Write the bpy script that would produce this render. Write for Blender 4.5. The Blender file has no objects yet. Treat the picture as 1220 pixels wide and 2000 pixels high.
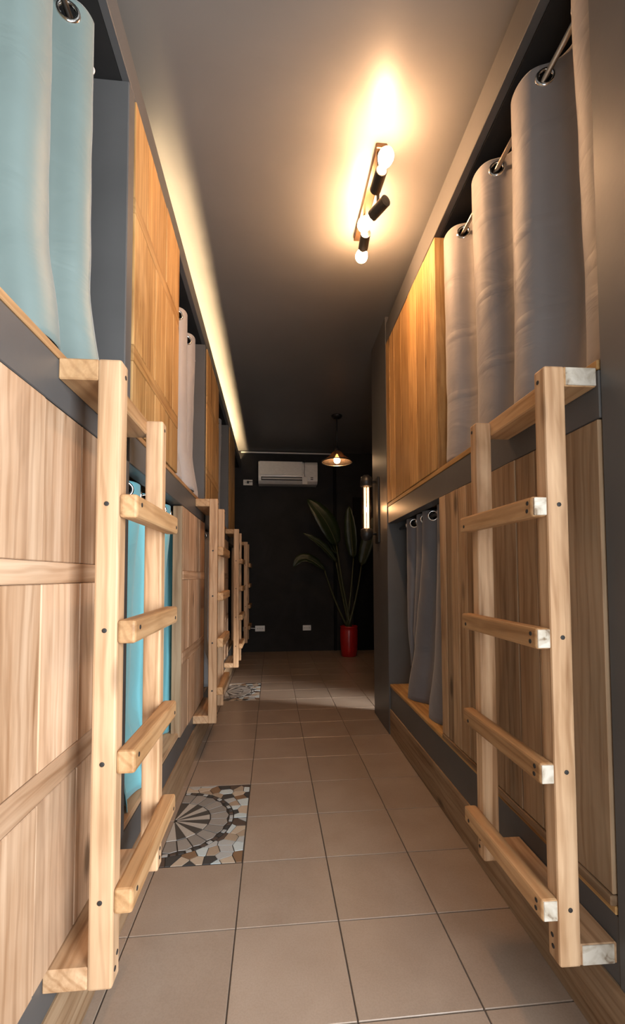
import bpy, bmesh, math, random
from mathutils import Matrix, Vector
random.seed(7)
scene = bpy.context.scene
COL = scene.collection

# ------------------------------------------------------------------ camera
F_PX, YAW, PIT, ROL, CX, CY, EYE = 868.297, .09521957, .04482155, -.00355399, 614.54, 1087.487, 1.013586
def camera_axes():
    cy, sy, cp, sp = math.cos(YAW), math.sin(YAW), math.cos(PIT), math.sin(PIT)
    f = Vector((sy*cp, cy*cp, sp)); r = Vector((cy, -sy, 0)); u = r.cross(f)
    cr, sr = math.cos(ROL), math.sin(ROL)
    return cr*r + sr*u, -sr*r + cr*u, f
cr_, cu_, cf_ = camera_axes()
cam_data = bpy.data.cameras.new('camera')
cam = bpy.data.objects.new('camera', cam_data); COL.objects.link(cam)
cam.matrix_world = Matrix(((cr_.x, cu_.x, -cf_.x, 0), (cr_.y, cu_.y, -cf_.y, 0), (cr_.z, cu_.z, -cf_.z, EYE), (0, 0, 0, 1)))
cam_data.sensor_fit = 'AUTO'; cam_data.sensor_width = 36
cam_data.lens = F_PX/2000*36
cam_data.shift_x = (610-CX)/2000; cam_data.shift_y = (CY-1000)/2000
cam_data.clip_start = .02
scene.camera = cam

# ------------------------------------------------------------------ world, daylight, exposure
world = bpy.data.worlds.new('world'); scene.world = world; world.use_nodes = True
bg = world.node_tree.nodes['Background']
bg.inputs['Color'].default_value = (.80, .90, 1, 1); bg.inputs['Strength'].default_value = .6

def area(name, loc, direction, sx, sy, energy, color, spread=180):
    l = bpy.data.lights.new(name, 'AREA'); l.shape = 'RECTANGLE'; l.size = sx; l.size_y = sy
    l.energy = energy; l.color = color; l.spread = math.radians(spread)
    o = bpy.data.objects.new(name, l); COL.objects.link(o); o.location = loc
    o.rotation_euler = Vector(direction).to_track_quat('-Z', 'Y').to_euler()
    return o
# daylight through the big window of the entrance room behind the camera
area('window_daylight', (1.32, -.78, 1.08), (-.35, 1, -.12), 1.2, 1.9, 130, (.93, .97, 1.0))
# added fill light, set in an unseen opening made beside that window
area('entrance_fill', (.12, -.78, 1.03), (0, 1, -.1), .95, 2.0, 19, (.93, .97, 1.0))
# daylight through the low side door of the back room
area('side_door_daylight', (2.16, 2.74, .40), (-1, .53, -.17), .22, .5, 3.6, (1, .97, .93), 28)

vs = scene.view_settings
vs.view_transform = 'Standard'; vs.look = 'None'; vs.gamma = 1; vs.use_curve_mapping = False
vs.exposure = 0.22

# ------------------------------------------------------------------ materials
def new_mat(name):
    m = bpy.data.materials.new(name); m.use_nodes = True
    nt = m.node_tree
    return m, nt, nt.nodes['Principled BSDF']
def node(nt, kind, **kw):
    n = nt.nodes.new(kind)
    for k, v in kw.items(): setattr(n, k, v)
    return n
def obj_vec(nt, spread=31.0):
    tc = node(nt, 'ShaderNodeTexCoord'); oi = node(nt, 'ShaderNodeObjectInfo')
    mul = node(nt, 'ShaderNodeMath', operation='MULTIPLY'); mul.inputs[1].default_value = spread
    nt.links.new(oi.outputs['Random'], mul.inputs[0])
    add = node(nt, 'ShaderNodeVectorMath', operation='ADD')
    nt.links.new(tc.outputs['Object'], add.inputs[0]); nt.links.new(mul.outputs[0], add.inputs[1])
    return add.outputs[0], oi, tc
def mapping(nt, vec, scale):
    mp = node(nt, 'ShaderNodeMapping'); mp.inputs['Scale'].default_value = scale
    nt.links.new(vec, mp.inputs['Vector']); return mp.outputs[0]
def ramp(nt, fac, stops):
    r = node(nt, 'ShaderNodeValToRGB'); e = r.color_ramp.elements
    while len(e) < len(stops): e.new(.5)
    for i, (p, c) in enumerate(stops): e[i].position = p; e[i].color = (*c, 1) if len(c) == 3 else c
    nt.links.new(fac, r.inputs[0]); return r.outputs[0]
def mixc(nt, mode, fac, a, b):
    m = node(nt, 'ShaderNodeMix', data_type='RGBA', blend_type=mode)
    for sock, v in ((m.inputs[0], fac), (m.inputs[6], a), (m.inputs[7], b)):
        if isinstance(v, (int, float)): sock.default_value = v
        elif isinstance(v, tuple): sock.default_value = (*v, 1)
        else: nt.links.new(v, sock)
    return m.outputs[2]
def noise(nt, vec, scale, detail=3, dist=0, rough=.5):
    n = node(nt, 'ShaderNodeTexNoise'); n.inputs['Scale'].default_value = scale
    n.inputs['Detail'].default_value = detail; n.inputs['Distortion'].default_value = dist; n.inputs['Roughness'].default_value = rough
    nt.links.new(vec, n.inputs['Vector']); return n.outputs['Fac']
def bump(nt, bs, h, strength, dist=.002):
    b = node(nt, 'ShaderNodeBump'); b.inputs['Strength'].default_value = strength; b.inputs['Distance'].default_value = dist
    nt.links.new(h, b.inputs['Height']); nt.links.new(b.outputs[0], bs.inputs['Normal'])

def axis_scale(axis, along, across):
    return tuple(along if i == 'XYZ'.index(axis) else across for i in range(3))
def wood(name, axis, light, mid, dark, rough=.55, val=(.82, 1.14), knots=True, spec=.3):
    m, nt, bs = new_mat(name)
    vec, oi, tc = obj_vec(nt)
    broad = noise(nt, mapping(nt, vec, axis_scale(axis, .8, 6.5)), 1, 5, 1.8, .6)
    wv = node(nt, 'ShaderNodeTexWave', wave_type='RINGS'); wv.rings_direction = axis
    wv.inputs['Scale'].default_value = 8.5; wv.inputs['Distortion'].default_value = 7; wv.inputs['Detail'].default_value = 2
    wv.inputs['Detail Scale'].default_value = .8
    nt.links.new(mapping(nt, vec, axis_scale(axis, .4, 1.7)), wv.inputs['Vector'])
    fine = noise(nt, mapping(nt, vec, axis_scale(axis, 3, 95)), 1, 3, .2, .6)
    c = ramp(nt, broad, [(.28, dark), (.47, mid), (.72, light)])
    c = mixc(nt, 'MULTIPLY', .52, c, ramp(nt, wv.outputs['Fac'], [(.0, (.62, .52, .42)), (.35, (1, 1, 1)), (1, (1, 1, 1))]))
    c = mixc(nt, 'MULTIPLY', .4, c, ramp(nt, fine, [(.30, (.66, .58, .50)), (.62, (1.0, 1.0, 1.0))]))
    stk = noise(nt, mapping(nt, vec, axis_scale(axis, .75, 24)), 1, 4, 1.0, .6)
    c = mixc(nt, 'MULTIPLY', 1.0, c, ramp(nt, stk, [(.40, (1, 1, 1)), (.60, (.86, .80, .74)), (.72, (.55, .44, .34))]))
    blot = noise(nt, mapping(nt, vec, axis_scale(axis, 1.6, 3.4)), 1.3, 3, .8)
    c = mixc(nt, 'MIX', mixc(nt, 'MULTIPLY', 1.0, ramp(nt, blot, [(.45, (0, 0, 0)), (.75, (1, 1, 1))]), (.35, .35, .35)), c, tuple(min(1, x*1.22+.03) for x in light))
    if knots:
        vo = node(nt, 'ShaderNodeTexVoronoi'); vo.inputs['Scale'].default_value = 1
        nt.links.new(mapping(nt, vec, axis_scale(axis, 2.0, 5.5)), vo.inputs['Vector'])
        kn = ramp(nt, vo.outputs['Distance'], [(.05, (1, 1, 1)), (.12, (0, 0, 0))])
        c = mixc(nt, 'MIX', mixc(nt, 'MULTIPLY', 1.0, kn, (.8, .8, .8)), c, tuple(x*.28 for x in dark))
    hs = node(nt, 'ShaderNodeHueSaturation')
    mr = node(nt, 'ShaderNodeMapRange'); mr.inputs['To Min'].default_value = val[0]; mr.inputs['To Max'].default_value = val[1]
    nt.links.new(oi.outputs['Random'], mr.inputs['Value']); nt.links.new(mr.outputs[0], hs.inputs['Value'])
    nt.links.new(c, hs.inputs['Color']); nt.links.new(hs.outputs[0], bs.inputs['Base Color'])
    bs.inputs['Roughness'].default_value = rough; bs.inputs['Specular IOR Level'].default_value = spec
    bump(nt, bs, fine, .25, .0015)
    return m
def paint(name, color, rough=.5, var=.12, spec=.4, scale=2.2):
    m, nt, bs = new_mat(name)
    tc = node(nt, 'ShaderNodeTexCoord')
    n = noise(nt, tc.outputs['Object'], scale, 5, .4, .6)
    lo = tuple(x*(1-var) for x in color); hi = tuple(x*(1+var) for x in color)
    nt.links.new(ramp(nt, n, [(.3, lo), (.7, hi)]), bs.inputs['Base Color'])
    bs.inputs['Roughness'].default_value = rough; bs.inputs['Specular IOR Level'].default_value = spec
    bump(nt, bs, noise(nt, tc.outputs['Object'], 60, 4), .08, .002)
    return m
def plain(name, color, rough=.5, metal=0, spec=.5, emit=None, strength=0, trans=0, alpha=1):
    m, nt, bs = new_mat(name)
    n = node(nt, 'ShaderNodeTexNoise'); n.inputs['Scale'].default_value = 14
    lo = tuple(x*.93 for x in color); hi = tuple(min(1, x*1.05) for x in color)
    nt.links.new(ramp(nt, n.outputs['Fac'], [(.3, lo), (.7, hi)]), bs.inputs['Base Color'])
    bs.inputs['Roughness'].default_value = rough; bs.inputs['Metallic'].default_value = metal
    bs.inputs['Specular IOR Level'].default_value = spec; bs.inputs['Transmission Weight'].default_value = trans
    if emit:
        bs.inputs['Emission Color'].default_value = (*emit, 1); bs.inputs['Emission Strength'].default_value = strength
    return m
def fabric(name, color, rough=.5, sheen=.2, spec=.35, crease=0):
    m, nt, bs = new_mat(name)
    tc = node(nt, 'ShaderNodeTexCoord')
    n = noise(nt, tc.outputs['Object'], 3, 4, .5)
    nt.links.new(ramp(nt, n, [(.3, tuple(x*.92 for x in color)), (.7, tuple(x*1.06 for x in color))]), bs.inputs['Base Color'])
    bs.inputs['Roughness'].default_value = rough; bs.inputs['Sheen Weight'].default_value = sheen; bs.inputs['Specular IOR Level'].default_value = spec
    w = noise(nt, mapping(nt, tc.outputs['Object'], (2.5, 2.5, 5)), 1.6, 3, 1.5)
    if crease:
        wv = node(nt, 'ShaderNodeTexWave', wave_type='BANDS'); wv.bands_direction = 'Z'
        wv.inputs['Scale'].default_value = 1.15; wv.inputs['Distortion'].default_value = 1.6; wv.inputs['Detail'].default_value = 1; wv.inputs['Detail Scale'].default_value = .7
        nt.links.new(mapping(nt, tc.outputs['Object'], (1, .55, 1)), wv.inputs['Vector'])
        ln = ramp(nt, wv.outputs['Fac'], [(.0, (1, 1, 1)), (.05, (0, 0, 0))])
        w = mixc(nt, 'ADD', crease, w, ln)
    bump(nt, bs, w, .25, .02)
    return m
PALE = ((.63, .46, .325), (.50, .33, .21), (.29, .17, .09))
GOLD = ((.61, .385, .165), (.50, .295, .11), (.30, .155, .05))
BROWN = ((.47, .33, .205), (.37, .245, .145), (.21, .13, .072))
M = {}
for ax in 'XYZ':
    M['pale'+ax] = wood('pale_wood_'+ax, ax, *PALE)
    M['gold'+ax] = wood('golden_wood_'+ax, ax, *GOLD, val=(.74, 1.04))
    M['brown'+ax] = wood('brown_wood_'+ax, ax, *BROWN, val=(.68, 1.28))
    M['ladder'+ax] = wood('ladder_wood_'+ax, ax, (.66, .455, .285), (.55, .355, .205), (.37, .215, .11), val=(.9, 1.08))
    M['rung'+ax] = wood('rung_wood_'+ax, ax, (.57, .365, .195), (.45, .265, .125), (.27, .145, .06), val=(.85, 1.1))
def endgrain_mat():
    m, nt, bs = new_mat('weathered_end_grain')
    vec, oi, tc = obj_vec(nt)
    n = noise(nt, vec, 26, 4, 1.5, .5)
    nt.links.new(ramp(nt, n, [(.30, (.20, .14, .09)), (.40, (.43, .37, .29)), (.60, (.58, .53, .45))]), bs.inputs['Base Color'])
    bs.inputs['Roughness'].default_value = .85
    return m
M['endgrain'] = endgrain_mat()
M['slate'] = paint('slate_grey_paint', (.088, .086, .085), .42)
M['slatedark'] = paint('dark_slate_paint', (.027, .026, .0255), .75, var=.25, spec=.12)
M['ceiling'] = paint('ceiling_grey_paint', (.16, .155, .148), .42, .08, scale=1.3)
M['black'] = plain('black_metal', (.012, .012, .012), .4)
M['flatblack'] = plain('flat_black_paint', (.004, .004, .0045), .6, spec=.1)  # flat black of the end-wall panel and strip
M['bronze'] = plain('dark_bronze_metal', (.09, .055, .03), .35, .8)
M['chrome'] = plain('chrome', (.75, .74, .72), .16, 1)
M['steel'] = plain('brushed_steel', (.45, .40, .34), .28, 1)
M['nail'] = plain('dark_nail', (.02, .017, .015), .6)
M['white'] = plain('white_plastic', (.72, .70, .66), .35)
M['darkslot'] = plain('dark_slot', (.03, .025, .022), .5)
M['grout'] = plain('dark_grout', (.085, .068, .055), .9)
M['satin'] = fabric('grey_satin_curtain', (.235, .218, .215), .55, .25, .3, crease=.3)
M['satindark'] = fabric('slate_curtain', (.13, .13, .145), .5, .25)
M['palegrey'] = fabric('pale_grey_curtain', (.34, .315, .30), .55)
M['midgrey'] = fabric('mid_grey_curtain', (.22, .215, .215), .55)
M['teal'] = fabric('teal_curtain', (.165, .215, .205), .5)
M['tealbright'] = fabric('bright_teal_curtain', (.17, .47, .54), .5)
M['cream'] = fabric('cream_mattress_cloth', (.42, .33, .24), .8)
M['soil'] = plain('soil', (.03, .02, .013), .9)
M['red'] = plain('glazed_red', (.33, .010, .009), .25)
M['leaf'] = plain('banana_leaf', (.012, .022, .007), .4)
M['stalk'] = plain('green_stalk', (.045, .048, .016), .5)
M['bulb'] = plain('warm_bulb', (1, .9, .75), .3, emit=(1, .56, .28), strength=330)
M['pendbulb'] = plain('pendant_bulb_glow', (1, .9, .75), .3, emit=(1, .62, .32), strength=90)
M['filament'] = plain('filament_glow', (1, .7, .4), .3, emit=(1, .52, .24), strength=5)
M['led'] = plain('led_strip_glow', (1, .9, .7), .3, emit=(1, .70, .38), strength=85)

def tile_mat():
    m, nt, bs = new_mat('beige_ceramic_tile')
    vec, oi, tc = obj_vec(nt)
    n = noise(nt, vec, 6, 4, .3); sp = noise(nt, vec, 220, 2)
    c = ramp(nt, n, [(.3, (.305, .23, .175)), (.7, (.35, .272, .212))])
    c = mixc(nt, 'MULTIPLY', .35, c, ramp(nt, sp, [(.35, (.78, .76, .74)), (.6, (1, 1, 1))]))
    hs = node(nt, 'ShaderNodeHueSaturation'); mr = node(nt, 'ShaderNodeMapRange')
    mr.inputs['To Min'].default_value = .94; mr.inputs['To Max'].default_value = 1.05
    nt.links.new(oi.outputs['Random'], mr.inputs['Value']); nt.links.new(mr.outputs[0], hs.inputs['Value'])
    nt.links.new(c, hs.inputs['Color']); nt.links.new(hs.outputs[0], bs.inputs['Base Color'])
    bs.inputs['Roughness'].default_value = .30; bs.inputs['Specular IOR Level'].default_value = .45
    bump(nt, bs, sp, .05, .001)
    return m
M['tile'] = tile_mat()
STONES = [plain('stone_'+n, c, .45) for n, c in (('ice_blue', (.50, .56, .57)), ('pale_grey', (.40, .40, .39)), ('cream', (.47, .38, .29)),
          ('brown', (.21, .125, .07)), ('umber', (.085, .06, .048)), ('charcoal', (.05, .048, .047)), ('sand', (.36, .275, .20)))]
FAN_N = plain('fan_light_grey_stone', (.29, .265, .24), .45); FAN_L = plain('fan_pale_stone', (.42, .39, .35), .45); FAN_M = plain('fan_grey_stone', (.24, .22, .20), .45); FAN_D = plain('fan_dark_stone', (.065, .06, .055), .45)

def smoked_glass(name, tint, mixf, body=0):
    m = bpy.data.materials.new(name); m.use_nodes = True; nt = m.node_tree; nt.nodes.clear()
    out = node(nt, 'ShaderNodeOutputMaterial'); tr = node(nt, 'ShaderNodeBsdfTransparent'); gl = node(nt, 'ShaderNodeBsdfGlossy')
    tr.inputs['Color'].default_value = (*tint, 1); gl.inputs['Roughness'].default_value = .12; gl.inputs['Color'].default_value = (.9, .85, .8, 1)
    n = node(nt, 'ShaderNodeTexNoise'); n.inputs['Scale'].default_value = 8
    mr = node(nt, 'ShaderNodeMapRange'); mr.inputs['To Min'].default_value = mixf*.8; mr.inputs['To Max'].default_value = mixf*1.2
    mx = node(nt, 'ShaderNodeMixShader')
    nt.links.new(n.outputs['Fac'], mr.inputs['Value']); nt.links.new(mr.outputs[0], mx.inputs[0])
    nt.links.new(tr.outputs[0], mx.inputs[1]); nt.links.new(gl.outputs[0], mx.inputs[2]); 
    if body:
        df = node(nt, 'ShaderNodeBsdfDiffuse'); df.inputs['Color'].default_value = (.16, .11, .075, 1)
        m2 = node(nt, 'ShaderNodeMixShader'); m2.inputs[0].default_value = body
        nt.links.new(mx.outputs[0], m2.inputs[1]); nt.links.new(df.outputs[0], m2.inputs[2]); nt.links.new(m2.outputs[0], out.inputs[0])
    else: nt.links.new(mx.outputs[0], out.inputs[0])
    return m
M['smoked'] = smoked_glass('smoked_glass', (.40, .29, .20), .2, .45)
M['tubeglass'] = smoked_glass('clear_tube_glass', (.92, .85, .78), .08)

# ------------------------------------------------------------------ helpers
POS = {}                                    # world position of each object's origin (before any side rotation)
def tag(o, label=None, cat=None, group=None, kind=None):
    if label: o['label'] = label
    if cat: o['category'] = cat
    if group: o['group'] = group
    if kind: o['kind'] = kind
    return o
def link(name, data, pos, parent=None):
    o = bpy.data.objects.new(name, data); COL.objects.link(o)
    pos = Vector(pos); POS[o.name] = pos
    if parent is not None:
        o.parent = parent; o.location = pos - POS[parent.name]
    else: o.location = pos
    return o
def empty(name, pos, label, cat, group=None):
    o = link(name, None, pos); o.empty_display_size = .05
    return tag(o, label, cat, group)
def finish(bm, name, mat, smooth=False):
    me = bpy.data.meshes.new(name); bmesh.ops.recalc_face_normals(bm, faces=bm.faces); bm.to_mesh(me); bm.free()
    me.materials.append(mat)
    if smooth:
        for p in me.polygons: p.use_smooth = True
    return me
CACHE = {}
def box(name, x0, x1, y0, y1, z0, z1, mat, parent=None, bev=.0015, seg=1):
    d = (round(x1-x0, 4), round(y1-y0, 4), round(z1-z0, 4)); key = (d, mat.name, bev, seg)
    if key not in CACHE:
        bm = bmesh.new(); bmesh.ops.create_cube(bm, size=1)
        bmesh.ops.scale(bm, vec=d, verts=bm.verts)
        if bev: bmesh.ops.bevel(bm, geom=bm.edges[:], offset=min(bev, min(d)*.45), segments=seg, profile=.5, affect='EDGES')
        CACHE[key] = finish(bm, name, mat)
    return link(name, CACHE[key], ((x0+x1)/2, (y0+y1)/2, (z0+z1)/2), parent)
def lathe_mesh(name, prof, mat, n=24, axis='Z', smooth=True, cap=True):
    bm = bmesh.new(); rings = []
    for r, h in prof:
        rings.append([bm.verts.new((r*math.cos(2*math.pi*i/n), r*math.sin(2*math.pi*i/n), h)) for i in range(n)])
    for a, b in zip(rings, rings[1:]):
        for i in range(n): bm.faces.new((a[i], a[(i+1) % n], b[(i+1) % n], b[i]))
    if cap:
        bm.faces.new(rings[0][::-1]); bm.faces.new(rings[-1])
    return finish(bm, name, mat, smooth)
def aim(o, direction):
    o.rotation_mode = 'QUATERNION'; o.rotation_quaternion = Vector(direction).normalized().to_track_quat('Z', 'Y')
    return o
def lathe(name, prof, mat, pos, parent=None, direction=None, n=24, smooth=True, cap=True):
    o = link(name, lathe_mesh(name, prof, mat, n, smooth=smooth, cap=cap), pos, parent)
    if direction is not None: aim(o, direction)
    return o
def tube(name, pts, radii, mat, parent=None, n=10):
    pts = [Vector(p) for p in pts]; c = pts[0].copy()
    if not isinstance(radii, (list, tuple)): radii = [radii]*len(pts)
    bm = bmesh.new(); rings = []
    for i, p in enumerate(pts):
        t = (pts[min(i+1, len(pts)-1)] - pts[max(i-1, 0)]).normalized()
        a = t.cross(Vector((0, 0, 1)) if abs(t.z) < .9 else Vector((1, 0, 0))).normalized(); b = t.cross(a)
        rings.append([bm.verts.new(p-c+radii[i]*(math.cos(2*math.pi*k/n)*a+math.sin(2*math.pi*k/n)*b)) for k in range(n)])
    for a, b in zip(rings, rings[1:]):
        for i in range(n): bm.faces.new((a[i], a[(i+1) % n], b[(i+1) % n], b[i]))
    bm.faces.new(rings[0][::-1]); bm.faces.new(rings[-1])
    return link(name, finish(bm, name, mat, True), c, parent)
TORUS = {}
def torus(name, R_, r_, mat, pos, parent, direction):
    key = (R_, r_, mat.name)
    if key not in TORUS:
        bm = bmesh.new(); n, k = 20, 8; vs_ = []
        for i in range(n):
            a = 2*math.pi*i/n
            vs_.append([bm.verts.new(((R_+r_*math.cos(2*math.pi*j/k))*math.cos(a), (R_+r_*math.cos(2*math.pi*j/k))*math.sin(a), r_*math.sin(2*math.pi*j/k))) for j in range(k)])
        for i in range(n):
            for j in range(k): bm.faces.new((vs_[i][j], vs_[(i+1) % n][j], vs_[(i+1) % n][(j+1) % k], vs_[i][(j+1) % k]))
        TORUS[key] = finish(bm, name, mat, True)
    return aim(link(name, TORUS[key], pos, parent), direction)
def poly_prism(name, pts, z0, z1, mat, parent, bev=.0):
    cx_ = sum(p[0] for p in pts)/len(pts); cy_ = sum(p[1] for p in pts)/len(pts)
    bm = bmesh.new()
    lo = [bm.verts.new((p[0]-cx_, p[1]-cy_, 0)) for p in pts]
    hi = [bm.verts.new((cx_*0+(p[0]-cx_)*(1-bev), (p[1]-cy_)*(1-bev), z1-z0)) for p in pts]
    bm.faces.new(lo[::-1]); bm.faces.new(hi)
    for i in range(len(pts)): bm.faces.new((lo[i], lo[(i+1) % len(pts)], hi[(i+1) % len(pts)], hi[i]))
    return link(name, finish(bm, name, mat), (cx_, cy_, z0), parent)
RIGHT = []                                  # top-level objects of the right-hand bunk: that wall is not quite parallel
PIV = Vector((.712, .9, 0)); SKEW = -.0206
def rt(o): RIGHT.append(o); return o

CEIL = 2.75; YB = 6.12; XL = -.43; XR = .712; YF = -.6; YE = -.75

# ------------------------------------------------------------------ floor
floor = tag(box('floor', -1.5, 2.3, YE-.1, YB+.1, -.06, -.0035, M['grout'], bev=0), 'beige square ceramic tile floor with dark grout lines', kind='structure')
TS = .30; X0 = -.40506; Y0 = 1.344807; G = .0018
MOSAIC = {(0, 1): 'lower', (0, 2): 'upper', (0, 8): 'lower', (0, 9): 'upper'}
for c in range(-1, 9):
    for r in range(-11, 17):
        x0, x1 = X0+c*TS, X0+(c+1)*TS; y0, y1 = Y0+r*TS, Y0+(r+1)*TS
        if (c, r) in MOSAIC: continue
        if c == -1: x0 = max(x0, -.445)
        if y1 > YB: y1 = YB
        if y1 < YE: continue
        y0 = max(y0, YE)
        xr_lim = .775 if .40 < y0 < 2.85 else 2.19
        if x0 > xr_lim-.01: continue
        x1 = min(x1, xr_lim)
        if x1-x0 < .01 or y1-y0 < .01: continue
        box('tile', x0+G, x1-G, y0+G, y1-G, -.005, 0, M['tile'], floor, bev=.0012)

# mosaic tiles: half a stone medallion, two tiles each
def clip_poly(poly, px, py, nx, ny):        # keep the side where (p-q).n <= 0
    out = []
    for i in range(len(poly)):
        a, b = poly[i], poly[(i+1) % len(poly)]
        da = (a[0]-px)*nx+(a[1]-py)*ny; db = (b[0]-px)*nx+(b[1]-py)*ny
        if da <= 0: out.append(a)
        if da*db < 0:
            t = da/(da-db); out.append((a[0]+t*(b[0]-a[0]), a[1]+t*(b[1]-a[1])))
    return out
def poly_area(p): return abs(sum(p[i][0]*p[(i+1) % len(p)][1]-p[(i+1) % len(p)][0]*p[i][1] for i in range(len(p))))/2
def inset(poly, d):
    n = len(poly); cx_ = sum(p[0] for p in poly)/n; cy_ = sum(p[1] for p in poly)/n; out = poly
    for i in range(n):
        a, b = poly[i], poly[(i+1) % n]
        ex, ey = b[0]-a[0], b[1]-a[1]; L = math.hypot(ex, ey)
        if L < 1e-6: continue
        nx, ny = ey/L, -ex/L
        if (cx_-a[0])*nx+(cy_-a[1])*ny > 0: nx, ny = -nx, -ny
        out = clip_poly(out, a[0]-nx*d, a[1]-ny*d, nx, ny)
        if len(out) < 3: return []
    return out
def stones_for(sgn, rnd):                   # pieces in a 0.30 x 0.30 tile; medallion centre at (0,0), tile spans x 0..0.3, y 0..sgn*0.3
    res = []
    a0 = 0
    nw = 6
    for k in range(nw):
        t0, t1 = math.pi/2*k/nw, math.pi/2*(k+1)/nw
        def pt(r, t): return (r*math.cos(t), sgn*r*math.sin(t))
        res.append(([pt(.012, t0), pt(.145, t0), pt(.145, t1), pt(.012, t1)], FAN_L if (k+(sgn > 0)) % 2 else FAN_D))
        res.append(([pt(.149, t0+.014), pt(.215, t0+.01), pt(.222, (t0+t1)/2), pt(.215, t1-.01), pt(.149, t1-.014)], FAN_M if k % 2 else FAN_N))
    for k in range(13):
        t0, t1 = math.pi/2*k/13+.012, math.pi/2*(k+.8)/13
        res.append(([(r*math.cos(t), sgn*r*math.sin(t)) for r, t in ((.226, t0), (.240, t0), (.240, t1), (.226, t1))], STONES[4 if k % 2 else 5] if k % 3 else STONES[1]))
    pts = []
    while len(pts) < 25:
        p = (rnd.uniform(.0, .30), sgn*rnd.uniform(0, .30))
        if math.hypot(*p) < .235: continue
        if any(math.hypot((p[0]-q[0])*1.0, (p[1]-q[1])*1.15) < .034 for q in pts): continue
        pts.append(p)
    for i, p in enumerate(pts):
        y0, y1 = min(0, sgn*.3), max(0, sgn*.3)
        poly = [(.002, y0+.002), (.298, y0+.002), (.298, y1-.002), (.002, y1-.002)]
        for j, q in enumerate(pts):
            if i == j or len(poly) < 3: continue
            poly = clip_poly(poly, (p[0]+q[0])/2, (p[1]+q[1])/2, q[0]-p[0], q[1]-p[1])
        L = math.hypot(*p); ux, uy = p[0]/L, p[1]/L
        poly = clip_poly(poly, ux*.243, uy*.243, -ux, -uy)
        if len(poly) < 3: continue
        poly = inset(poly, .0014)
        if len(poly) < 3 or poly_area(poly) < 4e-5: continue
        res.append((poly, rnd.choices(STONES, (4, 3.5, 2.6, 1.8, 1.6, 1.2, 2.2))[0]))
    return res
STONE_SETS = {'lower': stones_for(-1, random.Random(5)), 'upper': stones_for(1, random.Random(11))}
STONE_MESH = {}
for (c, r), kind in sorted(MOSAIC.items()):
    x0, y0 = X0+c*TS, Y0+r*TS
    mt = box('mosaic_tile', x0+G, x0+TS-G, y0+G, y0+TS-G, -.005, -.0018, M['darkslot'], floor, bev=0)
    mt['label'] = 'patterned tile of irregular pale blue, brown and grey stones around a fan medallion'
    cy_ = y0+TS if kind == 'lower' else y0
    for i, (poly, mat) in enumerate(STONE_SETS[kind]):
        ctr = Vector((sum(p[0] for p in poly)/len(poly), sum(p[1] for p in poly)/len(poly), 0))
        pos = (x0+ctr.x, cy_+ctr.y, -.0018)
        if (kind, i) in STONE_MESH: link('stone', STONE_MESH[kind, i], pos, mt)
        else:
            o = poly_prism('stone', [(x0+p[0], cy_+p[1]) for p in poly], -.0018, .0002, mat, mt, .02)
            STONE_MESH[kind, i] = o.data

# ------------------------------------------------------------------ shell
def S(o, label): return tag(o, label, kind='structure')
S(box('ceiling', -1.5, 2.3, YE-.1, YB+.1, CEIL, CEIL+.1, M['ceiling'], bev=0), 'smooth grey painted ceiling')
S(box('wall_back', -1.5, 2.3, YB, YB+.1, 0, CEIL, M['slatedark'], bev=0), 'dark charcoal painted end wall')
S(box('wall_left', -1.5, -1.42, YE-.1, YB, 0, CEIL, M['slate'], bev=0), 'slate wall behind the bunks')
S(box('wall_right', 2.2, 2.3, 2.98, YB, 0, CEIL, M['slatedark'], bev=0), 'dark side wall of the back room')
S(box('wall_right', 2.2, 2.3, YE-.1, 2.5, 0, CEIL, M['slate'], bev=0), 'slate wall behind the grey-curtained bunk')
S(box('wall_right', 2.2, 2.3, 2.5, 2.98, .75, CEIL, M['slate'], bev=0), 'slate wall over the low side opening')
S(box('wall_front', -1.42, -.38, YE-.06, YE, 0, CEIL, M['ceiling'], bev=0), 'grey wall of the entrance room')
S(box('wall_front', -.38, .7, YE-.06, YE, 2.1, CEIL, M['ceiling'], bev=0), 'grey wall over the opening added for the fill light')  # unseen opening below it, made to let the fill light in
S(box('wall_front', .62, .7, YE-.06, YE, 0, 2.1, M['ceiling'], bev=0), 'grey jamb between the added fill-light opening and the window')
S(box('wall_front', .7, 2.2, YE-.06, YE, 2.2, CEIL, M['ceiling'], bev=0), 'grey wall over the entrance window')
S(box('wall_front', .7, 2.2, YE-.06, YE, 0, .12, M['ceiling'], bev=0), 'grey wall under the entrance window')
S(box('wall_left_end', -1.42, XL, YF-.05, YF, 0, CEIL, M['slate'], bev=0), 'slate end wall of the long row')
S(box('black_panel', 1.12, 1.98, YB-.04, YB, 0, 2.12, M['flatblack'], bev=.003), 'black panel in the end wall behind the plant')  # plain black panel against the end wall
S(box('trim_1', -.43, .86, YB-.018, YB, CEIL-.03, CEIL-.012, M['white'], bev=.002), 'thin pale strip along the top of the end wall')
S(box('trim_2', .845, .885, YB-.03, YB, 0, CEIL, M['flatblack'], bev=.004), 'black vertical strip on the end wall')
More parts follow.
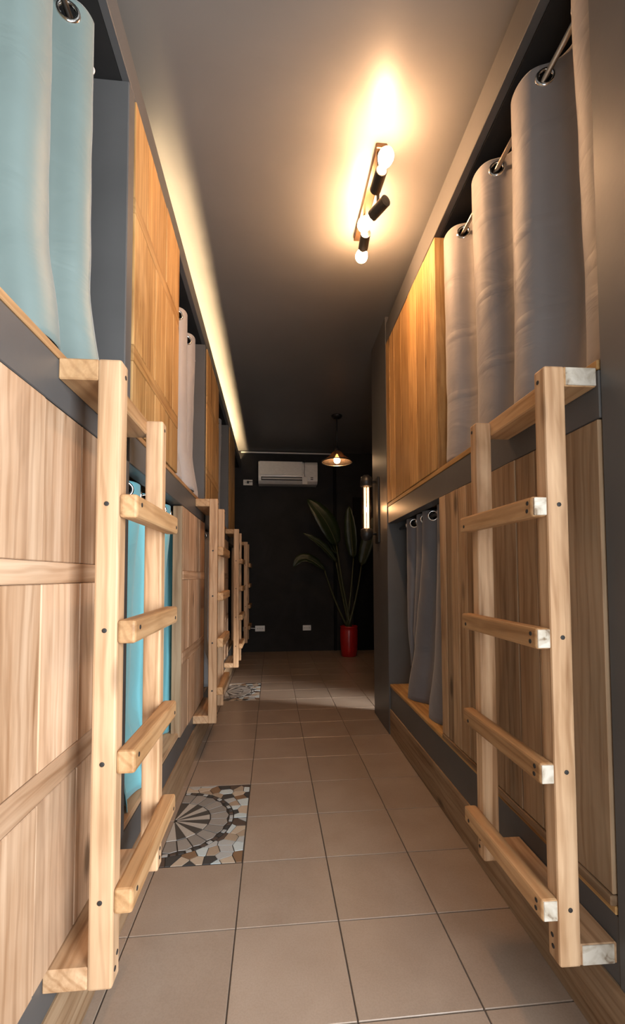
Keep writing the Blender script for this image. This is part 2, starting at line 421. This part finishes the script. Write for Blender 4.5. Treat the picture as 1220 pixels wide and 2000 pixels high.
# left-hand bunk carcass
S(box('trim_3', XL-.02, XL, YF, YB, 0, .168, M['brownY'], bev=.002), 'brown wooden skirting board under the row of bunks')
S(box('trim_4', XL-.05, XL-.006, YF, YB, .168, .262, M['slate'], bev=0), 'slate band above the skirting under the row of bunks')
S(box('trim_5', XL-.06, XL-.001, YF, YB, 1.36, 1.457, M['slate'], bev=.002), 'slate beam between lower and upper bunks of the row')
S(box('trim_6', XL-.025, XL, YF, YB, 2.515, 2.612, M['slate'], bev=.002), 'slate fascia hiding the cove light strip')
S(box('ceiling_bunk_left', -1.42, XL-.025, YF, YB, 2.515, 2.535, M['slatedark'], bev=0), 'dark roof board over the row of bunks')
# right-hand bunk carcass
rt(S(box('trim_7', XR, XR+.02, .45, 2.84, 0, .163, M['brownY'], bev=.002), 'brown wooden skirting board under the grey-curtained bunk'))
rt(S(box('trim_8', XR+.006, XR+.05, .895, 2.84, .163, .302, M['slate'], bev=0), 'slate band above the skirting of the grey-curtained bunk'))
rt(S(box('trim_9', XR+.001, XR+.06, .895, 2.84, 1.36, 1.467, M['slate'], bev=.002), 'slate beam between lower and upper grey-curtained bunks'))
rt(S(box('trim_10', XR, XR+.03, .895, 2.84, 2.565, 2.70, M['slate'], bev=.002), 'slate fascia over the grey-curtained bunk'))
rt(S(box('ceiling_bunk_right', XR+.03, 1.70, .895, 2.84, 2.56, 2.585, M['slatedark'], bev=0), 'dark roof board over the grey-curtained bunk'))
rt(S(box('wall_right_post', XR+.004, XR+1.5, .45, .895, .0, CEIL, M['slate'], bev=.003), 'slate full-height post beside the grey-curtained bunk'))
rt(S(box('wall_right_end', XR-.004, XR+.19, 2.84, 3.30, 0, CEIL, M['slate'], bev=.003), 'slate end pier that carries the filament wall lamp'))
rt(S(box('wall_right_inner', XR+.19, 1.72, 2.84, 2.90, 0, CEIL, M['slate'], bev=0), 'slate end wall of the grey-curtained bunk'))

# ------------------------------------------------------------------ bunks
def panel(parent, name, side, xf, y0, y1, z0, z1, tone, widths, battens=(), seed=0, stud=None):
    """plank-clad front panel: side +1 means its face looks towards +X (left bunks)"""
    rnd = random.Random(seed)
    th = .018; s = side
    def bx(n, a, b, *rest, **kw): return box(n, min(a, b), max(a, b), *rest, **kw)
    pan = bx('plank_panel', xf-s*th, xf-s*.042, y0+.004, y1-.004, z0+.002, z1-.002, M['brownZ'], parent, bev=0)
    # tiers between battens
    zs = [z0]
    for b0, b1 in battens: zs += [b0, b1]
    zs.append(z1)
    edges = [y0]
    for w in widths:
        if edges[-1]+w < y1-.03: edges.append(edges[-1]+w)
    edges.append(y1)
    for t in range(0, len(zs)-1, 2):
        for a, b in zip(edges, edges[1:]):
            dx = rnd.uniform(-.002, .002)
            bx('plank', xf+s*dx, xf-s*(th), a+.0008, b-.0008, zs[t]+.0008, zs[t+1]-.0008, M[tone+'Z'], pan, bev=.0018)
    for b0, b1 in battens:
        bx('batten', xf+s*.001, xf-s*th, y0+.001, y1-.001, b0, b1, M[tone+'Y'], pan, bev=.0018)
    if stud:
        bx('stud', xf-s*.001, xf-s*.046, y0-.018, y0-.0005, z0, z1, M[stud+'Z'], pan, bev=.002)
    return pan
MOD = 1.53
dividers = [-.205+MOD*i for i in range(5)]
tones = ('gold', 'gold', 'gold', 'gold'); lows = ('pale', 'pale', 'pale', 'pale')
labels = ['built-in plank bunk whose upper berth hangs the light teal curtain', 'built-in plank bunk with teal lower curtain and pale grey upper curtain',
          'built-in plank bunk with grey curtains, beside the second ladder', 'built-in plank bunk against the dark end wall']
for i in range(4):
    d0 = dividers[i]; d1 = min(dividers[i+1], YB-.06)
    b = empty('bunk_bed', (XL-.5, (d0+d1)/2, 0), labels[i], 'bunk bed', 'built-in bunks in the long row')
    box('divider', -1.41, XL-.001, d0, d0+.056, .264, 2.513, M['slate'], b, bev=.003)
    box('upper_deck', -1.41, XL+.0, d0+.058, d1-.002, 1.459, 1.477, M['rungY'], b, bev=.002)
    box('lower_deck', -1.41, XL-.007, d0+.058, d1-.002, .264, .284, M['brownY'], b, bev=.002)
    panel(b, 'upper_panel', 1, XL+.004, d0+.058, d0+.705, 1.479, 2.514, tones[i], (.14, .115, .15, .13, .15), ((1.63+.05, 1.68+.05), (2.15, 2.2)) if i < 3 else (), 10+i)
    panel(b, 'lower_panel', 1, XL+.004, d1-.675, d1-.002, .264+.001, 1.355, lows[i], (.04+.18, .165, .165, .2) if i == 0 else (.15, .17, .16, .2), ((.60, .655), (1.002, 1.044)), 20+i, stud='brown')
d0 = .895
b = rt(empty('bunk_bed', (XR+.5, 1.85, 0), 'built-in plank bunk with grey satin curtains facing the long row', 'bunk bed'))
box('upper_deck', XR, 1.69, .897, 2.838, 1.469, 1.491, M['goldY'], b, bev=.002)
box('lower_deck', XR+.002, 1.69, .897, 2.838, .304, .322, M['goldY'], b, bev=.002)
pn = panel(b, 'upper_panel', -1, XR-.002, 1.915, 2.838, 1.493, 2.558, 'gold', (.055, .085, .13, .14, .155, .15, .11, .10), (), 31)
box('stud', XR, XR+.06, 1.897, 1.914, 1.492, 2.557, M['goldZ'], pn, bev=.002)
pn = panel(b, 'lower_panel', -1, XR-.004, .897, 1.875, .345, 1.358, 'brown', (.115, .13, .10, .07, .12, .075, .09, .08, .07, .06), (), 32)
box('base_strip', XR-.008, XR+.016, .897, 1.875, .323, .344, M['brownY'], pn, bev=.002)
box('back_board', 1.695, 1.71, 1.0, 2.83, .325, 2.55, M['slate'], b, bev=0)

# ------------------------------------------------------------------ ladders
NAIL = lathe_mesh('nail', [(.0048, -.002), (.0048, .0009), (.003, .0014)], M['nail'], 10, smooth=False)
def nail(pos, d, parent): return aim(link('nail', NAIL, pos, parent), d)
def ladder(side, xface, y0, z0, z1, rungs, label, group, rough=0, ends=False, seed=0):
    """side +1: bunk to the left of it (rails stand off towards +X)"""
    rnd = random.Random(seed); s = side
    X = lambda a: xface+s*a
    def bx(n, a, b, *r, **k): return box(n, min(X(a), X(b)), max(X(a), X(b)), *r, **k)
    L = empty('wooden_ladder', (X(.1), y0+.19, z0), label, 'ladder', group)
    y1 = y0+.345
    for j, ya in enumerate((y0, y1)):
        rl = bx('rail', .076, .123, ya, ya+.042, z0, z1-(.0 if j == 0 else .006), M['ladderZ'], L, bev=.005, seg=2)
        if j == 0:
            for zr in rungs: nail((X(.098), ya-.0004, zr+.002), (0, -1, 0), rl)
        for zz in (z0+.028, z0+.05, z1-.028):
            nail((X(.1232), ya+.021+rnd.uniform(-.008, .008), zz), (s, 0, 0), rl)
    for k, (za, zb) in enumerate(((z0+.001, z0+.044), (z1-.044, z1-.0005))):
        sp = bx('spacer', ((-.0065, -.0015) if s > 0 else (-.0038, .0012))[k], .0775, y0+.001, y1+.040, za, zb, M['ladderY' if k == 0 else 'rungY'], L, bev=.003)
        if ends: bx('end_face', .004, .074, y0-.0005, y0+.003, za+.002, zb-.002, M['endgrain'], sp, bev=.001)
    for zr in rungs:
        h = .048+rnd.uniform(-.004, .003); dp = .033+rnd.uniform(-.002, .004)
        rg = bx('rung', .1225, .1225+dp, y0+rnd.uniform(-.001, .004), y1+.042+rnd.uniform(.0, .015), zr-h/2, zr+h/2, M['rungY'], L, bev=.006, seg=2)
        rg.rotation_euler.x = rnd.uniform(-.012, .012)
        if ends: bx('end_face', .126, .1225+dp-.003, y0-.0012, y0+.004, zr-h/2+.003, zr+h/2-.003, M['endgrain'], rg, bev=.001)
        for yy, dz in (((y0+.022, .009), (y0+.024, -.008), (y1+.02, -.007)) if ends else ((y0+.03, .006), (y1+.02, -.007))):
            nail((X(.1226+dp), yy, zr+dz), (s, 0, 0), rg)
    return L
RUNG_L = (1.160, .906, .645, .382)
gl = 'ladders along the long row of bunks'
ladder(1, XL, .925, .220, 1.460, RUNG_L, 'pale wooden ladder hooked under the light teal curtain, beside the near mosaic tile', gl, seed=1)
ladder(1, XL, 2.535, .205, 1.456, RUNG_L, 'wooden ladder below the pale grey upper curtain, next to the second mosaic tile', gl, seed=2)
ladder(1, XL, 4.13, .19, 1.456, RUNG_L, 'wooden ladder third along the row from the teal curtain', gl, seed=3)
ladder(1, XL, 5.60, .195, 1.453, RUNG_L, 'wooden ladder closest to the dark end wall', gl, seed=4)
rt(ladder(-1, XR+.003, .90, .203, 1.475, (1.166, .880, .598, .317), 'pale wooden ladder with whitish rung ends, standing against the grey-curtained bunk', 'ladder facing the long row', ends=True, seed=5))

# ------------------------------------------------------------------ curtains
def smooth(t): t = max(0, min(1, t)); return t*t*(3-2*t)
def curtain(name, side, xrod, rodz, y0, y1, zbot, lam, amp, y_front, mat, label, group=None, yb0=None, yb1=None, flare=.03, top=.035, seed=0, hem=.0, amp_low=None, flare_to=99):
    rnd = random.Random(seed); s = side
    nu = max(40, int((y1-y0)/.0055))
    yb0 = y0 if yb0 is None else yb0; yb1 = y1 if yb1 is None else yb1
    amp_low = amp if amp_low is None else amp_low
    ztop = rodz+top; H = ztop-zbot; head = top+.035
    vs_ = [k*head/H/14 for k in range(14)]+[head/H+(1-head/H)*k/38 for k in range(39)]
    root = (xrod, (y0+y1)/2, zbot)
    ph = [rnd.uniform(0, 6.28) for _ in range(6)]
    # eyelets sit where the cloth crosses the rod
    eyes = []; k = math.ceil(((y0-y_front)/lam-.25)*2)
    while y_front+(k/2+.25)*lam < y1-.022:
        if y_front+(k/2+.25)*lam > y0+.022: eyes.append(y_front+(k/2+.25)*lam)
        k += 1
    bm = bmesh.new(); grid = []
    for j, v in enumerate(vs_):
        z = ztop-H*v; row = []
        w = smooth((z-rodz+.05 < 0)*(rodz-.05-z)/.25)          # 0 at the heading, 1 lower down
        for i in range(nu+1):
            u = i/nu; yt = y0+(y1-y0)*u; yb = yb0+(yb1-yb0)*u
            p = 2*math.pi*(yt-y_front)/lam
            a = (amp+(amp_low-amp)*w)*(1+w*(.18*math.sin(p*.5+ph[0])*v-.15*v))
            x = math.cos(p)*a + w*(.008*v*math.sin(2.1*u*6.28+ph[1])+.0012*math.sin(26*v+7*u+ph[4])*math.sin(11*v+ph[5]))
            y = yt+(yb-yt)*smooth((v-head/H)/(1-head/H))+math.sin(2*p)*.05*lam
            x += flare*smooth((v-.72)/.28)*smooth((flare_to-yt)/.3)*(.75+.4*math.sin(p+ph[3]))
            zz = z+(hem*(1+math.sin(p+ph[2])) if j == len(vs_)-1 else 0)
            row.append(bm.verts.new((xrod+s*x-root[0], y-root[1], zz-root[2])))
        grid.append(row)
    centres = [Vector((0, e-root[1], rodz-root[2])) for e in eyes]
    for j in range(len(vs_)-1):
        for i in range(nu):
            q = (grid[j][i], grid[j][i+1], grid[j+1][i+1], grid[j+1][i])
            c = (q[0].co+q[1].co+q[2].co+q[3].co)/4
            if any((c-e).length < .0205 for e in centres): continue
            bm.faces.new(q)
    for v in [v for v in bm.verts if not v.link_faces]: bm.verts.remove(v)
    o = link(name, finish(bm, name, mat, True), root)
    tag(o, label, 'curtain', group)
    md = o.modifiers.new('thickness', 'SOLIDIFY'); md.thickness = .0022; md.offset = 0
    for e in eyes:
        sn = math.sin(2*math.pi*(e-y_front)/lam)*amp*2*math.pi/lam
        torus('grommet', .0235, .0055, M['chrome'], (xrod, e, rodz), o, (.372, s*sn, 0))
    return o
def rod(xr, z, y0, y1, label, m='steel'):
    o = tube('curtain_rod', [(xr, y0, z), (xr, y1, z)], .008, M[m], n=12)
    return tag(o, label, 'curtain rod')
# grey satin curtain of the facing bunk
rt(rod(.79, 2.475, .893, 2.842, 'steel rod holding the grey satin upper curtain'))
rt(curtain('curtain', -1, .79, 2.475, .914, 1.868, 1.4925, .295, .05, 1.245, M['satin'], 'grey satin eyelet curtain across the upper berth, facing the long row', flare=.015, top=.04, seed=3, hem=.006))
rt(rod(.795, 1.325, .893, 2.842, 'dark rod holding the two slate lower curtains', 'black'))
rt(curtain('curtain', -1, .795, 1.325, 1.9, 2.27, .324, .235, .035, 2.03, M['satindark'], 'slate lower curtain whose hem spreads over the golden bunk edge', yb0=1.88, yb1=2.50, flare=.025, top=.03, seed=4))
rt(curtain('curtain', -1, .795, 1.325, 2.28, 2.66, .49, .20, .028, 2.38, M['satindark'], 'slate lower curtain gathered back towards the filament lamp pier', yb0=2.45, yb1=2.62, flare=-.03, top=.03, seed=5))
# long row
rd = rod(-.50, 2.40, -.151, 1.205, 'rod holding the light teal upper curtain')
tube('bracket', [(-.50, 1.185, 2.40), (-.50, 1.185, 2.517)], .005, M['white'], rd, 8)     # hangs from the berth roof
torus('end_ring', .013, .003, M['white'], (-.50, 1.208, 2.40), rd, (0, 1, 0))
curtain('curtain', 1, -.50, 2.40, .53, 1.135, 1.4785, .235, .042, .905, M['teal'], 'light teal eyelet curtain hanging across the upper berth over a ladder', flare=.028, top=.04, seed=6, hem=.005, yb1=1.15)
rod(-.50, 2.40, 1.379, 2.857, 'rod holding the pale grey upper curtain')
curtain('curtain', 1, -.50, 2.40, 2.06, 2.83, 1.4785, .25, .036, 2.415, M['palegrey'], 'pale grey eyelet curtain in the upper berth beside golden planks', flare=.035, top=.045, seed=7, hem=.006, yb1=2.84)
rod(-.50, 2.40, 2.909, 4.387, 'rod holding the mid grey upper curtain')
curtain('curtain', 1, -.50, 2.40, 3.58, 4.19, 1.4785, .25, .036, 3.80, M['midgrey'], 'mid grey upper curtain between the second and third ladders', flare=.03, top=.04, seed=8)
rod(-.50, 1.315, 1.379, 2.857, 'rod holding the bright teal lower curtain', 'black')
curtain('curtain', 1, -.50, 1.315, 1.50, 2.46, .286, .24, .027, 1.62, M['tealbright'], 'bright teal lower curtain seen between the ladder rails', flare=.055, flare_to=2.1, top=.03, seed=9, amp_low=.011, yb0=1.46, yb1=2.33)
rod(-.50, 1.315, 2.909, 4.387, 'rod holding the grey lower curtain', 'black')
curtain('curtain', 1, -.50, 1.315, 2.94, 3.615, .286, .24, .03, 3.1, M['midgrey'], 'grey lower curtain half hidden behind the second ladder', flare=.085, top=.03, seed=10)

# mattress in the facing lower berth
mt = rt(tag(box('mattress', .838, 1.66, 1.45, 2.55, .3225, .455, M['cream'], bev=.03, seg=3), 'cream mattress end on the lower berth behind the slate curtains', 'mattress'))

# ------------------------------------------------------------------ lamps
def bulb_prof(r): return [(r*.30, -r*1.9), (r*.42, -r*1.5), (r*.62, -r*1.05), (r*.90, -r*.5), (r, 0), (r*.93, r*.4), (r*.7, r*.75), (r*.38, r*.95), (r*.05, r*1.02)]
tl = empty('track_light', (.427, 1.88, CEIL), 'bronze ceiling bar with three tilted bare bulbs glowing warm', 'ceiling light')
box('bar', .412, .458, 1.67, 2.17, CEIL-.024, CEIL-.001, M['bronze'], tl, bev=.003)
for (sx, sy, sz), d in (((.426, 1.69, 2.615), (.04, -1, -.02)), ((.458, 1.835, 2.615), (-.42, .86, 0)), ((.436, 2.025, 2.615), (.07, 1, 0))):
    D = Vector(d).normalized(); c = Vector((sx, sy, sz))
    tube('stem', [c+Vector((0, 0, .12)), c], .007, M['black'], tl, 8)
    st = lathe('socket', [(.012, -.054), (.0235, -.052), (.0235, .04), (.021, .042)], M['black'], c, tl, D, n=20, smooth=False)
    bl = lathe('bulb', bulb_prof(.030), M['bulb'], c+D*.098, tl, D, n=20)
    bl['label'] = 'glowing warm bulb'
pl = empty('pendant_lamp', (.690, 4.68, CEIL), 'pendant lamp with smoked conical shade hanging before the end wall', 'pendant lamp')
lathe('canopy', [(.058, 0), (.058, -.012), (.045, -.024), (.01, -.028)][::-1], M['black'], (.690, 4.68, CEIL-.0005), pl)
tube('cord', [(.690, 4.68, CEIL-.02), (.690, 4.68, 2.40)], .006, M['black'], pl)
lathe('socket', [(.018, -.06), (.024, -.055), (.024, .0), (.012, .02)], M['black'], (.690, 4.68, 2.39), pl)
shade = lathe('shade', [(.022, .125), (.045, .105), (.085, .062), (.135, .022), (.163, .004), (.165, 0), (.160, .0), (.132, .018), (.082, .056), (.042, .098), (.020, .118)], M['smoked'], (.690, 4.68, 2.245), pl, n=40, cap=False)
lathe('rim', [(.160, -.005), (.168, -.005), (.168, .005), (.160, .005), (.160, -.005)], M['steel'], (.690, 4.68, 2.245), pl, n=40, cap=False)
lathe('bulb', bulb_prof(.034), M['pendbulb'], (.690, 4.68, 2.262), pl, (0, 0, -1), n=20)
sx_, sy_ = .622, 3.10
wl = rt(empty('wall_lamp', (XR-.004, sy_, 1.48), 'black wall lamp holding a long filament tube on the end pier', 'wall lamp'))
box('back_plate', XR-.020, XR-.005, sy_-.05, sy_+.05, 1.25, 1.72, M['black'], wl, bev=.004)
for zc, d in ((1.688, 1), (1.318, -1)):
    tube('arm', [(XR-.012, sy_, zc), (sx_+.01, sy_, zc)], .011, M['black'], wl)
    lathe('cap', [(.016, .05), (.036, .036), (.044, .008), (.044, -.03), (.036, -.034)][::-1], M['black'], (sx_, sy_, zc), wl, (0, 0, d), n=20)
lathe('glass_tube', [(.036, 1.352-1.5), (.036, 1.654-1.5)], M['tubeglass'], (sx_, sy_, 1.5), wl, n=24, cap=False)
for k in range(6):
    a = k*math.pi/3
    px, py = sx_+.016*math.cos(a), sy_+.016*math.sin(a)
    tube('filament', [(px, py, 1.358), (px, py, 1.65)], .0022, M['filament'], wl, 6)
pld = bpy.data.lights.new('tube_glow', 'POINT'); pld.energy = 2.2; pld.color = (1, .58, .28); pld.shadow_soft_size = .015
plo = bpy.data.objects.new('tube_glow', pld); COL.objects.link(plo); plo.parent = wl; plo.location = Vector((sx_, sy_, 1.5))-POS[wl.name]
led = empty('led_strip', (-.52, 3.9, 2.536), 'warm cove light strip glowing behind the row fascia', 'light strip')
for k in range(12):
    y0 = 1.88+k*.351
    box('segment', -.518, -.496, y0, y0+.335, 2.5355, 2.546, M['led'], led, bev=0)

# ------------------------------------------------------------------ end wall fittings
ac = empty('air_conditioner', (.209, YB, 2.41), 'white split air conditioner mounted high on the end wall', 'air conditioner')
bm = bmesh.new()
prof = [(0, 2.262), (.0, 2.566), (-.17, 2.566), (-.205, 2.552), (-.222, 2.52), (-.222, 2.335), (-.212, 2.295), (-.16, 2.262)]
A = [bm.verts.new((-.396, y, z-2.41)) for y, z in prof]; B = [bm.verts.new((.396, y, z-2.41)) for y, z in prof]
bm.faces.new(A[::-1]); bm.faces.new(B)
for i in range(len(prof)): bm.faces.new((A[i], A[(i+1) % len(prof)], B[(i+1) % len(prof)], B[i]))
bmesh.ops.recalc_face_normals(bm, faces=bm.faces)
bmesh.ops.bevel(bm, geom=bm.edges[:], offset=.004, segments=2, profile=.5, affect='EDGES')
body = link('body', finish(bm, 'body', M['white']), (.209, YB, 2.41), ac)
box('front_panel', -.170, .40, YB-.229, YB-.220, 2.375, 2.555, M['white'], ac, bev=.003)
box('chrome_line', -.165, .40, YB-.231, YB-.222, 2.355, 2.361, M['chrome'], ac, bev=.001)
sl = box('air_slot', -.150, .42, YB-.226, YB-.19, 2.300, 2.348, M['darkslot'], ac, bev=.002)
fl = box('flap', -.14, .415, YB-.236, YB-.222, 2.316, 2.330, M['white'], ac, bev=.002)
for k in range(2): box('indicator', .51, .545, YB-.2255, YB-.22, 2.315+k*.022, 2.325+k*.022, M['darkslot'], ac, bev=.001)
pg = empty('hanging_adapter', (.43, YB-.235, 2.34), 'small pale adapter box on a black cord across the air conditioner', 'adapter')
box('adapter_box', .395, .465, YB-.262, YB-.237, 2.245, 2.345, M['white'], pg, bev=.004)
tube('cord', [(.425, YB-.245, 2.575), (.427, YB-.243, 2.48), (.421, YB-.243, 2.40), (.430, YB-.247, 2.34)], .0035, M['black'], pg, 6)
def outlet(x0, x1, z0, z1, label, plug=None):
    o = empty('wall_outlet', ((x0+x1)/2, YB, (z0+z1)/2), label, 'outlet', 'white outlet plates on the end wall')
    box('plate', x0, x1, YB-.010, YB-.0005, z0, z1, M['white'], o, bev=.003)
    cx_ = (x0+x1)/2; cz = (z0+z1)/2
    for dx in (-.032, 0, .032):
        ins = box('socket_insert', cx_+dx-.013, cx_+dx+.013, YB-.0125, YB-.0095, cz-.024, cz+.024, M['white'], o, bev=.001)
        for q in (-.005, .005): box('slot', cx_+dx+q-.0015, cx_+dx+q+.0015, YB-.0132, YB-.0122, cz-.008, cz+.008, M['darkslot'], ins, bev=0)
    return o
outlet(-.398, -.272, 2.272, 2.348, 'white outlet plate with a black plug beside the air conditioner')
p = empty('power_plug', (-.33, YB-.0135, 2.31), 'black plug pushed into the outlet beside the air conditioner', 'plug')
box('plug_body', -.348, -.318, YB-.05, YB-.013, 2.292, 2.326, M['black'], p, bev=.006, seg=2)
tube('cord', [(-.32, YB-.04, 2.318), (-.27, YB-.03, 2.316), (-.2, YB-.03, 2.312)], .005, M['black'], p, 6)
outlet(-.232, -.101, .275, .353, 'low white outlet plate near the last ladder, with a cable')
p = empty('cable', (-.3, YB-.02, .315), 'pale cable running from low outlet towards the last ladder', 'cable')
tube('cord', [(-.23, YB-.02, .318), (-.29, YB-.025, .322), (-.36, YB-.03, .316)], .006, M['white'], p, 6)
box('plug_body', -.395, -.355, YB-.055, YB-.012, .285, .345, M['white'], p, bev=.005)
outlet(.415, .528, .279, .351, 'low white outlet plate between the ladders and the red pot')

# ------------------------------------------------------------------ potted plant
PX, PY = .975, 5.66
pt = empty('potted_plant', (PX, PY, 0), 'tall bird-of-paradise plant with paddle leaves in a red pot', 'plant')
lathe('pot', [(.088, 0), (.098, .01), (.108, .10), (.113, .22), (.113, .33), (.109, .365), (.114, .37), (.114, .385), (.102, .385), (.100, .35)], M['red'], (PX, PY, 0), pt, n=36)
lathe('soil', [(.099, .345), (.099, .36), (.05, .366)], M['soil'], (PX, PY, 0), pt, n=24)
def leaf(base, mid, tip, width, nrm, curl=.25, seed=0):
    base, mid, tip, nrm = Vector(base), Vector(mid), Vector(tip), Vector(nrm).normalized()
    n, w = 16, 5; rnd = random.Random(seed); bm = bmesh.new(); g = []
    for i in range(n+1):
        t = i/n; c = base*(1-t)**2+2*mid*t*(1-t)+tip*t*t
        tan = (2*(1-t)*(mid-base)+2*t*(tip-mid)).normalized(); sd = tan.cross(nrm).normalized(); up = sd.cross(tan)
        hw = width/2*(math.sin(math.pi*min(1, t*.93+.05))**.62)*(1-.25*t) if 0 < t < 1 else .004
        g.append([bm.verts.new(c-base+sd*hw*k+up*(abs(k)*hw*curl+.006*math.sin(5*t*6.28+k)*abs(k))) for k in [-1+2*q/(w-1) for q in range(w)]])
    for i in range(n):
        for q in range(w-1): bm.faces.new((g[i][q], g[i][q+1], g[i+1][q+1], g[i+1][q]))
    o = link('leaf', finish(bm, 'leaf', M['leaf'], True), base, pt)
    md = o.modifiers.new('thickness', 'SOLIDIFY'); md.thickness = .003
    pts = [base*(1-t)**2+2*mid*t*(1-t)+tip*t*t+nrm*.004 for t in [k/10 for k in range(11)]]
    tube('midrib', pts, [.007*(1-k/11)+.0015 for k in range(11)], M['stalk'], o, 6)
    return o
def stalk(a, b, bow):
    a, b = Vector(a), Vector(b); m = (a+b)/2+Vector(bow)
    tube('stalk', [a*(1-t)**2+2*m*t*(1-t)+b*t*t for t in [k/10 for k in range(11)]], [.017-.009*k/10 for k in range(11)], M['stalk'], pt, 8)
leaves = [((.812, 5.60, 1.415), (.70, 5.52, 1.74), (.435, 5.55, 1.99), .29, (.25, -.95, .2), .18, (-.02, 0, .0)),
          ((.792, 5.50, 1.19), (.62, 5.44, 1.43), (.372, 5.42, 1.545), .105, (.1, -.9, .5), .5, (-.02, 0, .02)),
          ((.655, 5.56, 1.09), (.36, 5.54, 1.37), (.262, 5.52, 1.13), .15, (.2, -.8, .55), .45, (-.06, 0, .06)),
          ((1.045, 5.68, 1.25), (1.00, 5.62, 1.62), (.975, 5.60, 1.92), .19, (-.5, -.85, .1), .35, (.02, 0, .02)),
          ((1.13, 5.60, 1.15), (1.22, 5.52, 1.55), (1.30, 5.5, 1.78), .19, (-.3, -.9, .2), .25, (.04, 0, .02)),
          ((.835, 5.72, 1.30), (.76, 5.78, 1.5), (.66, 5.84, 1.66), .14, (.4, -.9, .2), .3, (-.02, 0, .02))]
for k, (b0, m0, t0, w0, nn, cu, bow) in enumerate(leaves):
    leaf(b0, m0, t0, w0, nn, cu, k)
    stalk((PX+.03*math.cos(k*1.05), PY+.03*math.sin(k*1.05), .36), b0, bow)

# ------------------------------------------------------------------ the facing bunk's wall is slightly skewed
R_ = Matrix.Translation(PIV) @ Matrix.Rotation(SKEW, 4, 'Z') @ Matrix.Translation(-PIV)
for o in RIGHT:
    o.matrix_basis = R_ @ o.matrix_basis
